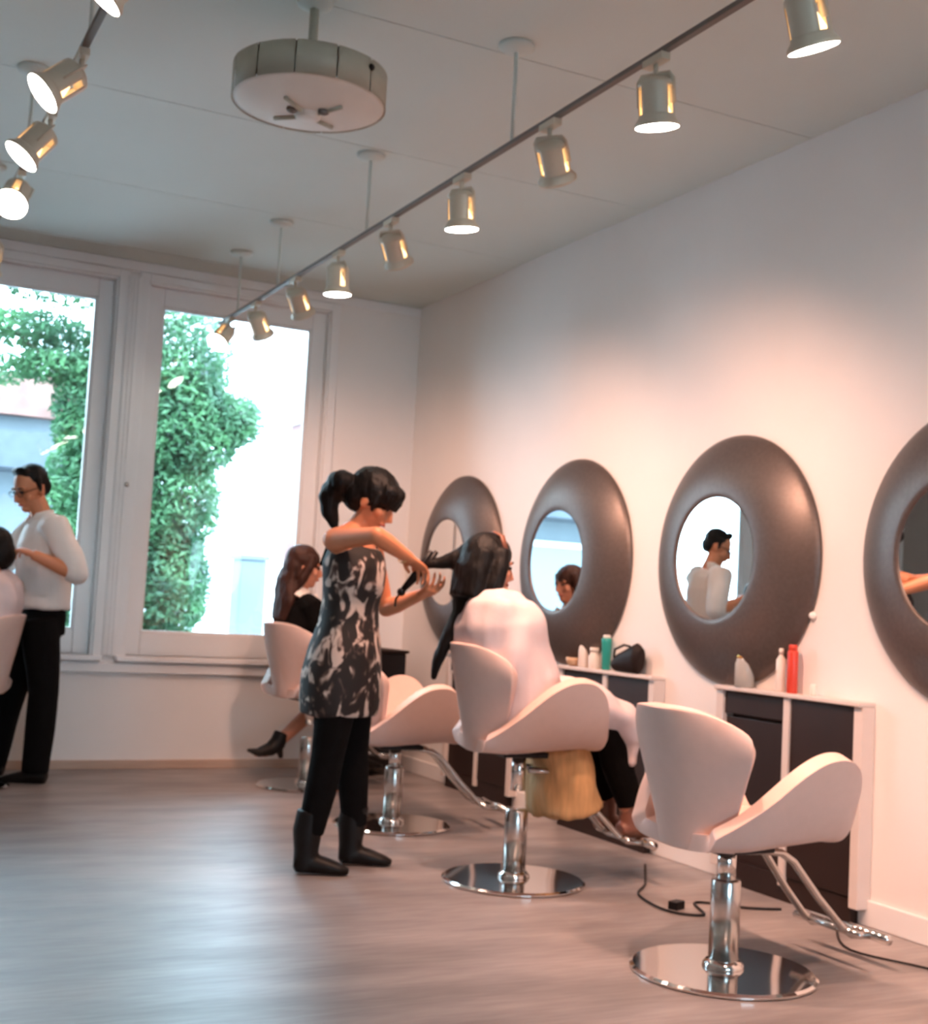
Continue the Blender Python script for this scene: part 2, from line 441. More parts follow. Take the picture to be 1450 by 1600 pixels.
# black trolley in the far corner
tr = empty('salon_trolley', (3.27, 7.72, 0), R(4)); tag(tr, 'dark narrow trolley with drawers standing in the far right corner', 'trolley')
for sx in (-1, 1):
    for sy in (-1, 1):
        q = MB(); q.lathe([(.008, .02), (.026, .022), (.026, .03), (.008, .03)], (sx*.12, sy*.15, 0), 14); q.tube([(sx*.12, sy*.15-.012, .026), (sx*.12, sy*.15+.012, .026)], .026, 14)
        q.build('caster', M_black, tr)
MB().box(-.15, .15, -.19, .19, .055, .78).build('body', M_black, tr, .008)
for i in range(4):
    d = MB().box(-.165, -.15, -.175, .175, .09+i*.17, .245+i*.17).build('drawer', M_bag, tr, .004)
    MB().tube([(-.165, -.06, .2+i*.17), (-.185, -.05, .2+i*.17), (-.185, .05, .2+i*.17), (-.165, .06, .2+i*.17)], .006, 8).build('handle', M_chrome2, d)
MB().box(-.165, .165, -.2, .2, .78, .80).build('tray_top', M_bag, tr, .006)

# ------------------------------------------------------------------ styling chairs
def shell(name, grid, thick, material, parent):
    nu = len(grid[0]); nv = len(grid)
    vs = [p for row in grid for p in row]
    fs = [(i*nu+j, i*nu+j+1, (i+1)*nu+j+1, (i+1)*nu+j) for i in range(nv-1) for j in range(nu-1)]
    mb = MB(); mb.add(vs, fs)
    o = mb.build(name, material)
    s = o.modifiers.new('s', 'SOLIDIFY'); s.thickness = thick; s.offset = 0
    b = o.modifiers.new('b', 'BEVEL'); b.width = thick*.38; b.segments = 3; b.limit_method = 'ANGLE'; b.angle_limit = R(55)
    u = o.modifiers.new('u', 'SUBSURF'); u.levels = u.render_levels = 1
    baked(o); o.parent = parent
    return o
def make_chair():
    root = empty('styling_chair')
    # seat pan with wing arms
    nx, ny = 19, 21
    x0, x1 = -.215, .265
    g = []
    for i in range(nx):
        x = x0 + (x1-x0)*i/(nx-1)
        xp = .10
        if x < xp: h = math.sin((x-x0)/(xp-x0)*PI/2)**1.25
        else: h = math.sqrt(max(0.0, 1-((x-xp)/(x1-xp))**2.4))
        rise = .045*max(0.0, (x-x0)/(x1-x0)-.3)
        row = []
        for j_ in range(ny):
            u = -1+2*j_/(ny-1); s = 1 if u > 0 else -1; a = abs(u)
            fx = x
            if a < .45:
                y = a/.45*.20; z = .425 + .012*(a/.45)**2 + rise
            else:
                t = (a-.45)/.55
                y = .20 + (.035+.115*h)*t**.85
                z = .437 + (.035+.239*h)*t**1.25 + rise*(1-h*.6)
            # front edge rolls down
            if x > .18: z -= .02*((x-.18)/.085)**2*(1-a*.7)
            y *= .80+.20*math.sin(min(1.0, (x-x0)/.13)*PI/2)
            row.append((fx, s*y, z))
        g.append(row)
    shell('seat_shell', g, .052, M_white, root)
    # waisted, wrap-round backrest
    W = [(0, .165), (.10, .158), (.2, .165), (.35, .195), (.5, .225), (.65, .25), (.8, .266), (.9, .268), (1, .25)]
    def wid(v):
        for (a, wa), (b_, wb_) in zip(W[:-1], W[1:]):
            if v <= b_: return wa + (wb_-wa)*(v-a)/(b_-a)
        return W[-1][1]
    g = []
    nv, nu = 15, 15
    for i in range(nv):
        v = i/(nv-1); z = .405 + .43*v; wv = wid(v); row = []
        for j_ in range(nu):
            u = -1+2*j_/(nu-1)
            y = u*wv
            x = -.205 - .085*v + .145*(abs(u)**2.0)*(.65+.35*v)
            zz = z - .075*max(0, v-.55)/.45*abs(u)**4
            row.append((x, y, zz))
        g.append(row)
    shell('backrest', g, .05, M_white, root)
    # base, column, piston
    bp_ = MB().lathe([(.285, 0), (.292, .004), (.292, .010), (.282, .016), (.062, .020)], n=96); bp_.sm = [False]*len(bp_.sm); bp_.build('base_plate', M_chrome, root)
    MB().lathe([(.066, .018), (.064, .03), (.052, .045)], n=32).build('base_collar', M_chrome, root)
    MB().lathe([(.047, .04), (.047, .285), (.043, .292)], n=32).build('column', M_chrome2, root)
    MB().lathe([(.030, .28), (.030, .40)], n=24).build('piston', M_chrome, root)
    MB().box(-.10, .12, -.09, .09, .382, .405).build('seat_plate', M_black, root, .006)
    ft = MB()
    for s in (-1, 1):
        ft.tube([(.02, s*.06, .388), (.10, s*.06, .385), (.17, s*.062, .375), (.22, s*.065, .345), (.32, s*.075, .23), (.42, s*.085, .13), (.46, s*.09, .105), (.54, s*.095, .098)], .0125, 10)
    ft.build('footrest_arm', M_chrome2, root)
    MB().tube([(.545, -.17, .10), (.545, .17, .10)], .017, 14).build('footrest_bar', M_chrome, root)
    MB().tube([(.44, -.15, .118), (.44, .15, .118)], .012, 12).build('footrest_bar', M_chrome, root)
    return root
chair0 = make_chair()
chairs = [((2.64, 3.27), 2, 0.0, 'empty white winged styling chair nearest the camera on chrome disc base'),
          ((2.625, 4.60), -8, .125, 'white winged styling chair holding the client in the white cape'),
          ((2.645, 5.88), -8, .0, 'white winged styling chair right behind the stylist, empty'),
          ((2.66, 7.17), 12, .12, 'white winged styling chair of the brown-haired client near the back windows'),
          ((.735, 7.375), 160, .10, 'white winged styling chair of the client at the left picture edge')]
for i, ((x, y), a, dz, lab) in enumerate(chairs):
    o = chair0 if i == 0 else copy_tree(chair0)
    o.location = (x, y, 0); o.rotation_euler = (0, 0, R(a))
    for ch in o.children:
        nm = ch.name.split('.')[0]
        if nm in ('seat_shell', 'backrest', 'seat_plate'): ch.location.z = dz
        if nm == 'piston' and dz: ch.scale.z = 1 + dz/.40*1.0; ch.location.z = 0
        if nm == 'footrest_arm' and dz: ch.location.z = dz*.55
        if nm == 'footrest_bar' and dz: ch.location.z = dz*.55
    tag(o, lab, 'chair', 'white styling chairs')

# ------------------------------------------------------------------ track lighting
def make_track(name, X, Z, y0, y1, stems, label):
    t = empty(name, (X, (y0+y1)/2, Z)); oy = (y0+y1)/2
    MB().box(-.012, .012, y0-oy, y1-oy, 0, .016).build('rail', M_track, t, .002)
    for y in stems:
        MB().tube([(0, y-oy, .02), (0, y-oy, HC-Z-.02)], .0075, 10).build('stem', M_ceil, t)
        MB().lathe([(.065, HC-Z), (.065, HC-Z-.012), (.05, HC-Z-.022), (.012, HC-Z-.03)][::-1], (0, y-oy, 0), 28).build('canopy', M_ceil, t)
    tag(t, label, 'light track')
ZTK = 2.772
make_track('light_track', 2.115, ZTK, .9, 7.75, (1.35, 2.65, 3.983, 5.353, 6.62, 7.36), 'long suspended light rail running above the chair row on the right')
make_track('light_track', .612, ZTK, .9, 7.2, (1.35, 2.65, 3.93, 5.24, 6.6), 'suspended light rail at the upper left of the picture')

lamp_meshes = {}
def mk(name, mb):
    if name not in lamp_meshes: lamp_meshes[name] = mb().mesh(name)
    return lamp_meshes[name]
def part(name, me, material, parent, loc=(0, 0, 0)):
    o = bpy.data.objects.new(name, me); COL.objects.link(o)
    if not me.materials: me.materials.append(material)
    o.parent = parent; o.location = loc; return o
def m_adapter(): return MB().box(-.016, .016, -.05, .05, -.022, 0).tube([(0, 0, -.02), (0, 0, -.055)], .008, 10)
def m_yoke():
    y = MB(); y.tube([(-.052, 0, -.085), (-.052, 0, -.012), (-.045, 0, 0), (.045, 0, 0), (.052, 0, -.012), (.052, 0, -.085)], [(.004, .011)]*6, 8, side=(0, 1, 0)); return y
def m_can():
    c = MB(); c.lathe([(.018, -.002), (.040, -.008), (.052, -.018), (.054, -.03), (.050, -.034)], n=28)
    for k in range(3):                       # three staves, open vents between them
        a0 = k*2*PI/3; n = 8; vs = []
        for i in range(n+1):
            a = a0 + R(92)*i/n
            for rd in (.054, .050):
                for z in (-.028, -.118): vs.append((rd*math.cos(a), rd*math.sin(a), z))
        fs = []
        for i in range(n):
            o = i*4
            fs += [(o, o+1, o+5, o+4), (o+2, o+6, o+7, o+3)]
        fs += [(0, 2, 3, 1), (n*4, n*4+1, n*4+3, n*4+2)]
        c.add(vs, fs)
    vs = []
    c.lathe([(.050, -.116), (.054, -.116), (.056, -.124), (.068, -.140), (.068, -.1505), (.0655, -.1505), (.0655, -.140), (.050, -.126)], n=28)
    return c
def m_neck(): return MB().lathe([(.014, -.03), (.018, -.05), (.030, -.075), (.040, -.10), (.046, -.115)], n=24)
def m_lens(): return MB().lathe([(.062, -.138), (.0645, -.144), (.0645, -.1505), (.03, -.152), (.005, -.152)], n=28)
def lamp(X, Y, aim, label, power=1.0, cone=76):
    root = empty('track_spotlight', (X, Y, ZTK)); tag(root, label, 'spotlight', 'track spotlights')
    part('adapter', mk('adapter', m_adapter), M_fix, root)
    piv = Vector((0, 0, -.058))
    d = Vector(aim).normalized()
    q = d.to_track_quat('-Z', 'Y')
    def P(n, f, mtl):
        o = part(n, mk(n, f), mtl, root, piv); o.rotation_mode = 'QUATERNION'; o.rotation_quaternion = q; return o
    P('yoke', m_yoke, M_fix); c = P('lamp_can', m_can, M_fix)
    P('bulb_neck', m_neck, M_neck); P('lens', m_lens, M_lens)
    ld = bpy.data.lights.new('spot_beam', 'SPOT'); ld.energy = SPOT_W*power; ld.color = WARM
    ld.spot_size = R(cone); ld.spot_blend = 1.0; ld.shadow_soft_size = .05
    lo = bpy.data.objects.new('spot_beam', ld); COL.objects.link(lo); lo.parent = root
    lo.location = piv + d*.172; lo.rotation_mode = 'QUATERNION'; lo.rotation_quaternion = q
RT, LT = 2.115, .612
lamp(RT, 1.15, (.5, .1, -.8), 'track spotlight on the right rail above and behind the picture frame, first one')
lamp(RT, 1.80, (.6, .3, -.8), 'track spotlight on the right rail above the picture frame, second one', 1.3, 115)
lamp(RT, 2.45, (.32, .05, -.9), 'tilted lit spotlight at the upper right corner of the picture', 1.5, 90)
lamp(RT, 3.09, (.16, .1, -.98), 'lit downward spotlight, second from the upper right corner', 1.35)
lamp(RT, 3.71, (.52, .42, -.80), 'spotlight turned towards the right wall beside the nearest ceiling stem', 1.5, 115)
lamp(RT, 4.38, (.1, .06, -.98), 'lit downward spotlight between the two wall-turned spotlights')
lamp(RT, 5.07, (.52, .42, -.80), 'amber spotlight turned towards the wall, left of middle of the right rail', 1.2, 115)
lamp(RT, 5.70, (.05, .02, -1), 'lit downward spotlight just above the right window corner', .8)
lamp(RT, 6.32, (.52, .42, -.80), 'small spotlight turned to the wall above the right window', .5, 115)
lamp(RT, 7.00, (.52, .42, -.80), 'small faint spotlight in front of the right window head', .25, 115)
lamp(RT, 7.52, (-.55, -.38, -.75), 'last spotlight of the right rail, tilted left before the tree', .25)
lamp(LT, 1.9, (-.4, .2, -.9), 'spotlight of the left rail above the picture frame', .38)
lamp(LT, 3.22, (-.55, .15, -.7), 'big lit spotlight at the top of the left rail', .38)
lamp(LT, 4.06, (-.68, -.05, -.62), 'tilted lit spotlight, second from top on the left rail', .38)
lamp(LT, 4.66, (-.55, -.05, -.72), 'tilted lit spotlight, third from top on the left rail', .38)
lamp(LT, 5.42, (-.25, -.62, -.65), 'lit spotlight facing the camera at the left picture edge', .25)
lamp(LT, 6.4, (.0, .3, -.95), 'spotlight of the left rail beyond the left picture edge', .2)

# round drum unit hung from the ceiling
dr = empty('ceiling_drum_unit', (1.365, 4.06, 2.775)); tag(dr, 'round drum-shaped unit hanging from the ceiling on a short rod', 'ceiling unit')
RD, HD = .262, .122
for k in range(12):
    a0 = 2*PI*k/12+.012; a1 = 2*PI*(k+1)/12-.012
    mb = MB(); n = 6; vs = []
    for i in range(n+1):
        a = a0+(a1-a0)*i/n
        for (rad, z) in ((RD-.012, .012), (RD, .004), (RD, HD-.006), (RD-.012, HD)): vs.append((rad*math.cos(a), rad*math.sin(a), z))
    fs = [(i*4+j, (i+1)*4+j, (i+1)*4+j+1, i*4+j+1) for i in range(n) for j in range(3)]
    mb.add(vs, fs); mb.build('side_panel', M_drum, dr)
MB().lathe([(.10, HD+.012), (.2, HD+.006), (RD-.012, HD-.004), (RD-.012, .014)][::-1], n=64).build('core', M_drum, dr)
MB().lathe([(.04, -.03), (.12, -.024), (.2, -.010), (RD-.022, .004), (RD-.004, .008), (RD-.004, .013)], n=64).build('underside', M_drumw, dr)
MB().lathe([(.03, -.048), (.042, -.044), (.045, -.03), (.05, -.028)], n=24).build('hub', M_drumw, dr)
for a in (0.6, 2.2, 3.8, 5.3):
    MB().tube([(.045*math.cos(a), .045*math.sin(a), -.034), (.14*math.cos(a), .14*math.sin(a), -.026)], .007, 8).build('spoke', M_drum, dr)
for a, rad in ((3.4, .065), (5.2, .07)):
    MB().ell((rad*math.cos(a), rad*math.sin(a), -.034), (.02, .014, .012)).build('knob', M_track, dr)
MB().ell((RD*math.cos(-1.05), RD*math.sin(-1.05), .085), (.012, .012, .012)).build('indicator', M_black, dr)
MB().tube([(0, 0, HD), (0, 0, HC-2.775-.015)], .016, 14).build('rod', M_drum, dr)
MB().lathe([(.02, HC-2.775-.035), (.06, HC-2.775-.02), (.065, HC-2.775)], n=28).build('canopy', M_ceil, dr)

# ------------------------------------------------------------------ cables on the floor
def cable(pts, label, r=.005):
    P = [Vector(p) for p in pts]; out = []
    for i in range(len(P)-1):
        a, b_, c_, d = P[max(i-1, 0)], P[i], P[i+1], P[min(i+2, len(P)-1)]
        for k in range(6):
            t = k/6
            out.append(.5*((2*b_)+(c_-a)*t+(2*a-5*b_+4*c_-d)*t*t+(3*b_-a-3*c_+d)*t**3))
    out.append(P[-1])
    return tag(MB().tube(out, r, 8).build('power_cable', M_black), label, 'cable')
cable([(3.38, 4.75, .006), (3.15, 4.42, .006), (3.0, 4.25, .006), (2.95, 4.0, .006), (3.05, 3.9, .006), (3.15, 4.08, .006), (3.3, 3.95, .006), (3.42, 3.9, .006)],
      'dark power cable lying on the floor between the two nearest chairs')
cable([(3.42, 3.6, .006), (3.25, 3.35, .006), (3.35, 3.05, .006), (3.3, 2.7, .006), (3.45, 2.5, .006)], 'dark power cable on the floor by the nearest chair footrest', .004)
for (x, y, a, lab) in ((3.02, 4.03, .4, 'small dark plug on the floor cable, nearer the middle chair'), (3.22, 3.98, 1.2, 'small dark plug on the floor behind the nearest chair column')):
    o = MB().box(-.03, .03, -.02, .02, 0, .03); o.tube([(.03, 0, .015), (.05, 0, .012)], .007, 8)
    o = o.build('power_plug', M_black, None, .005); o.location = (x, y, 0.0); o.rotation_euler[2] = a; tag(o, lab, 'plug')

# ------------------------------------------------------------------ people
def V(*a): return Vector(a)
def hand(mb, wrist, palm_end, nrm, curl=.9, spread=.012, thumb_side=1):
    """palm and five separate bent fingers; nrm = direction the palm faces"""
    w_ = Vector(wrist); e = Vector(palm_end); d = (e-w_).normalized(); n = Vector(nrm); n = (n-d*n.dot(d)).normalized()
    s = d.cross(n)*thumb_side
    mb.tube([w_-d*.02, w_+d*.02, w_+d*.055, e], [(.024, .019), (.032, .017), (.040, .016), (.038, .013)], 12, side=s)
    for k, L in zip((-1.5, -.5, .5, 1.5), (.058, .072, .076, .068)):
        b = e + s*(k*.0212) - d*.008
        p = [b]; dirv = (d + s*(k*.13)).normalized()
        for seg in (.42, .33, .25):
            ax = dirv*math.cos(curl*.75) + n*math.sin(curl*.75)
            dirv = ax.normalized(); n2 = n
            p.append(p[-1] + dirv*L*seg*1.15)
            n = (n - dirv*n.dot(dirv)).normalized() if n.cross(dirv).length > .2 else n
        n = Vector(nrm); n = (n-d*n.dot(d)).normalized()
        mb.tube(p, [.0088, .0084, .0076, .006], 8)
    b = w_ + d*.03 + s*.030
    mb.tube([w_+d*.022+s*.02, b+s*.012+n*.008, b+d*.028+s*.016+n*.022, b+d*.05+s*.006+n*.032], [.014, .0115, .0095, .0075], 8)

def head(mb, c, Rm, k=1.0):
    """skull, jaw, nose, brow, lips, ears; local x forward, z up"""
    c = Vector(c)
    P = lambda x, y, z: c + Rm @ (Vector((x, y, z))*k)
    mb.ell(P(-.012, 0, .025), (.093*k, .074*k, .095*k), Rm)
    mb.ell(P(.022, 0, -.035), (.064*k, .058*k, .080*k), Rm)
    mb.ell(P(.055, 0, -.088), (.030*k, .030*k, .024*k), Rm)
    mb.tube([P(.080, 0, .018), P(.096, 0, -.008), P(.108, 0, -.028), P(.088, 0, -.040)], [.009*k, .011*k, .0135*k, .010*k], 10)
    mb.ell(P(.083, 0, -.058), (.013*k, .024*k, .010*k), Rm)
    mb.ell(P(.074, .028, .028), (.013*k, .024*k, .009*k), Rm); mb.ell(P(.074, -.028, .028), (.013*k, .024*k, .009*k), Rm)
    for s in (-1, 1):
        mb.ell(P(.055, s*.042, -.022), (.026*k, .022*k, .024*k), Rm)
        mb.ell(P(-.012, s*.076, -.008), (.019*k, .009*k, .031*k), Rm)
def face_bits(root, c, Rm, k=1.0, lip=True):
    c = Vector(c); P = lambda x, y, z: c + Rm @ (Vector((x, y, z))*k)
    for s in (-1, 1):
        MB().ell(P(.079, s*.030, .008), (.008*k, .014*k, .008*k), Rm).build('eye', M_eye, root)
        MB().tube([P(.086, s*.014, .030), P(.086, s*.030, .034), P(.076, s*.048, .028)], [.004, .005, .003], 6).build('eyebrow', M_hair, root)
    if lip: MB().tube([P(.086, -.024, -.060), P(.0955, 0, -.058), P(.086, .024, -.060)], [.003, .007, .003], 8).build('lips', M_lip, root)

def folds(amp, fx, seed=0.0):
    def f(co, no):
        n = noise.noise(Vector((co.x*fx+seed, co.y*fx, co.z*fx*.45)))
        return no*(amp*(.35+.65*n) if n > -.5 else 0)
    return f

VX = .005
# ---- stylist -----------------------------------------------------
SP = (2.027, 4.956, 0)
def make_stylist():
    root = empty('person', SP, -YAW)
    tag(root, 'standing stylist in black and cream patterned dress with black leggings, drying hair', 'person')
    ps = R(-25); sd = V(-math.sin(ps), math.cos(ps), 0); fwd = V(math.cos(ps), math.sin(ps), 0)
    ctr = V(-.04, 0, 0)
    shR = ctr + V(0, 0, 1.345) - sd*.155; shL = ctr + V(0, 0, 1.345) + sd*.155
    elR = V(.075, -.315, 1.365); wrR = V(.205, -.135, 1.285); haR = V(.245, -.07, 1.255)
    elL = V(.10, .20, 1.075); wrL = V(.255, .05, 1.145); haL = V(.30, -.005, 1.168)
    hc = V(.03, 0, 1.520); Rh = rotm('Z', R(-10)) @ rotm('Y', R(30))
    b = MB()
    T = lambda z, a, d, o=0: (ctr + V(0, 0, z) + fwd*o, (a, d))
    secs = [T(.80, .145, .105), T(.88, .15, .11), T(.98, .125, .095), T(1.08, .115, .088), T(1.18, .135, .10, .01), T(1.27, .15, .10, .01), T(1.335, .135, .08), T(1.375, .075, .06)]
    b.tube([s[0] for s in secs], [s[1] for s in secs], 20, side=sd)
    b.tube([ctr+V(0, 0, 1.34), ctr+V(.012, 0, 1.41), hc+V(-.02, 0, -.055)], [.058, .046, .047], 14)
    head(b, hc, Rh)
    for sh, el, wr in ((shR, elR, wrR), (shL, elL, wrL)):
        b.tube([ctr+V(0, 0, 1.395), (ctr+V(0, 0, 1.385))*.5+sh*.5, sh+V(0, 0, .005)], [.05, .048, .046], 12)
        b.ell(sh, (.050, .050, .047)); inner = sh*.72 + (ctr+V(0, 0, 1.33))*.28
        b.tube([inner, sh, sh*.55+el*.45, el], [.055, .049, .040, .034], 14)
        b.ell(el, (.034, .034, .034))
        b.tube([el, el*.7+wr*.3, wr], [.036, .037, .024], 12)
    hand(b, wrR, haR, (.2, .4, -.7), .72, thumb_side=1)
    hand(b, wrL, haL, (.3, -.2, .8), .72, thumb_side=-1)
    hipR, hipL = V(-.05, -.072, .84), V(-.02, .072, .84)
    knR, knL = V(-.085, -.10, .47), V(.0, .105, .47)
    anR, anL = V(-.135, -.11, .09), V(.025, .115, .09)
    for h_, k_, a_ in ((hipR, knR, anR), (hipL, knL, anL)):
        b.tube([h_, h_*.5+k_*.5, k_, k_*.7+a_*.3, a_], [.072, .070, .052, .052, .034], 14)
        b.tube([a_+V(-.02, 0, -.045), a_+V(.07, 0, -.06), a_+V(.13, 0, -.065)], [(.034, .03), (.036, .024), (.028, .016)], 12, side=(0, 1, 0))
    body = blob('body', b, M_skin, root, VX, 3)
    face_bits(root, hc, Rh)
    # dress
    d = MB()
    secs = [T(.635, .178, .146, -.02), T(.70, .190, .156, -.02), T(.80, .190, .156, -.02), T(.90, .175, .144, -.01), T(1.0, .145, .118), T(1.09, .136, .108), T(1.18, .152, .120, .01), T(1.25, .160, .122, .012), T(1.30, .135, .112, .02), T(1.335, .095, .09, .03)]
    d.tube([s[0] for s in secs], [s[1] for s in secs], 24, side=sd)
    blob('dress', d, M_dress, root, .009, 3, folds(.012, 9))
    st = MB()
    for s in (-1, 1):
        st.tube([ctr+sd*s*.085-fwd*.098+V(0, 0, 1.24), ctr+sd*s*.075-fwd*.075+V(0, 0, 1.33), ctr+sd*s*.065-fwd*.02+V(0, 0, 1.385), ctr+sd*s*.06+fwd*.06+V(0, 0, 1.345), ctr+sd*s*.06+fwd*.10+V(0, 0, 1.29)], [(.016, .006)]*5, 8, side=sd)
    st.build('dress_straps', M_bcloth, root)
    lg = MB()
    for h_, k_, a_ in ((hipR, knR, anR), (hipL, knL, anL)):
        lg.tube([h_+V(0, 0, -.06), h_*.55+k_*.45, k_, k_*.7+a_*.3, a_+V(0, 0, .07)], [.082, .086, .068, .067, .054], 16)
    lg.tube([V(-.035, 0, .66), V(-.035, 0, .80)], [(.135, .085), (.13, .09)], 18, side=(0, 1, 0))
    blob('leggings', lg, M_bcloth, root, .009, 3)
    for a_ in (anR, anL):
        s = MB()
        s.tube([a_+V(-.0, 0, .16), a_+V(-.012, 0, .08), a_+V(-.012, 0, 0), a_+V(-.012, 0, -.07)], [(.058, .058), (.058, .060), (.050, .050), (.046, .050)], 16, side=(0, 1, 0))
        s.tube([a_+V(-.055, 0, -.055), a_+V(.0, 0, -.045), a_+V(.07, 0, -.055), a_+V(.13, 0, -.066), a_+V(.165, 0, -.074)], [(.040, .032), (.045, .042), (.045, .033), (.038, .022), (.018, .012)], 16, side=(0, 1, 0))
        blob('boot', s, M_shoe, root, .007, 2)
    # hair: cap, fringe, updo with hanging tail
    h = MB(); P = lambda x, y, z: hc + Rh @ V(x, y, z)
    h.ell(P(-.020, 0, .047), (.110, .096, .094), Rh)
    h.ell(P(-.062, 0, .0), (.066, .086, .078), Rh)
    h.tube([P(.03, -.07, .07), P(.066, -.045, .075), P(.078, 0, .078), P(.066, .045, .075), P(.03, .07, .07)], [(.032, .030)]*5, 10, side=Rh @ V(0, 0, 1))
    for yy, xx in ((-.062, .060), (-.04, .076), (-.018, .085), (.004, .088), (.026, .083), (.048, .072)): h.tube([P(xx-.012, yy, .075), P(xx+.006, yy, .045), P(xx+.008, yy, .014)], [.024, .018, .010], 8)
    for s in (-1, 1): h.tube([P(.03, s*.078, .05), P(.03, s*.080, .0), P(.035, s*.076, -.03)], [.016, .012, .005], 8)
    h.ell(V(-.105, -.02, 1.595), (.058, .066, .048)); h.ell(V(-.13, .0, 1.56), (.056, .06, .05))
    h.tube([V(-.13, 0, 1.59), V(-.155, -.01, 1.53), V(-.145, -.01, 1.46), V(-.12, 0, 1.40)], [.04, .042, .034, .012], 12)
    blob('hair', h, M_hair, root, .007, 3, folds(.008, 45))
    MB().tube([wrR+V(-.028, -.02, .012), wrR+V(-.018, -.012, .006)], [.031, .031], 16, caps=False).build('wrist_band', M_sock, root)
    return root
stylist = make_stylist()

# flat iron held between the stylist's hands (world space)
def sl(x, y, z):      # stylist local -> world
    return Matrix.Rotation(-YAW, 3, 'Z') @ V(x, y, z) + V(*SP)
fi = empty('hair_straightener', sl(.25, -.04, 1.22)); tag(fi, 'black hair straightener clamped on the long strand in the stylist\'s hands', 'hair tool')
o0 = sl(.25, -.04, 1.22)
for k, (dx) in enumerate((-.010, .010)):
    a = sl(.175, -.02, 1.155)-o0; bq = sl(.225+dx, -.035, 1.215+dx*.3)-o0; cq = sl(.262+dx*1.3, -.045, 1.265)-o0; e = sl(.30+dx, -.05, 1.325)-o0
    MB().tube([a, bq, cq, e], [.012, .014, .014, .010], 10).build('arm', M_black, fi)
MB().ell(sl(.172, -.02, 1.150)-o0, (.018, .018, .018)).build('hinge', M_black, fi)
MB().tube([sl(.168, -.02, 1.145)-o0, sl(.15, -.01, 1.12)-o0, sl(.148, .01, 1.09)-o0], .005, 8).build('cord_sleeve', M_black, fi)

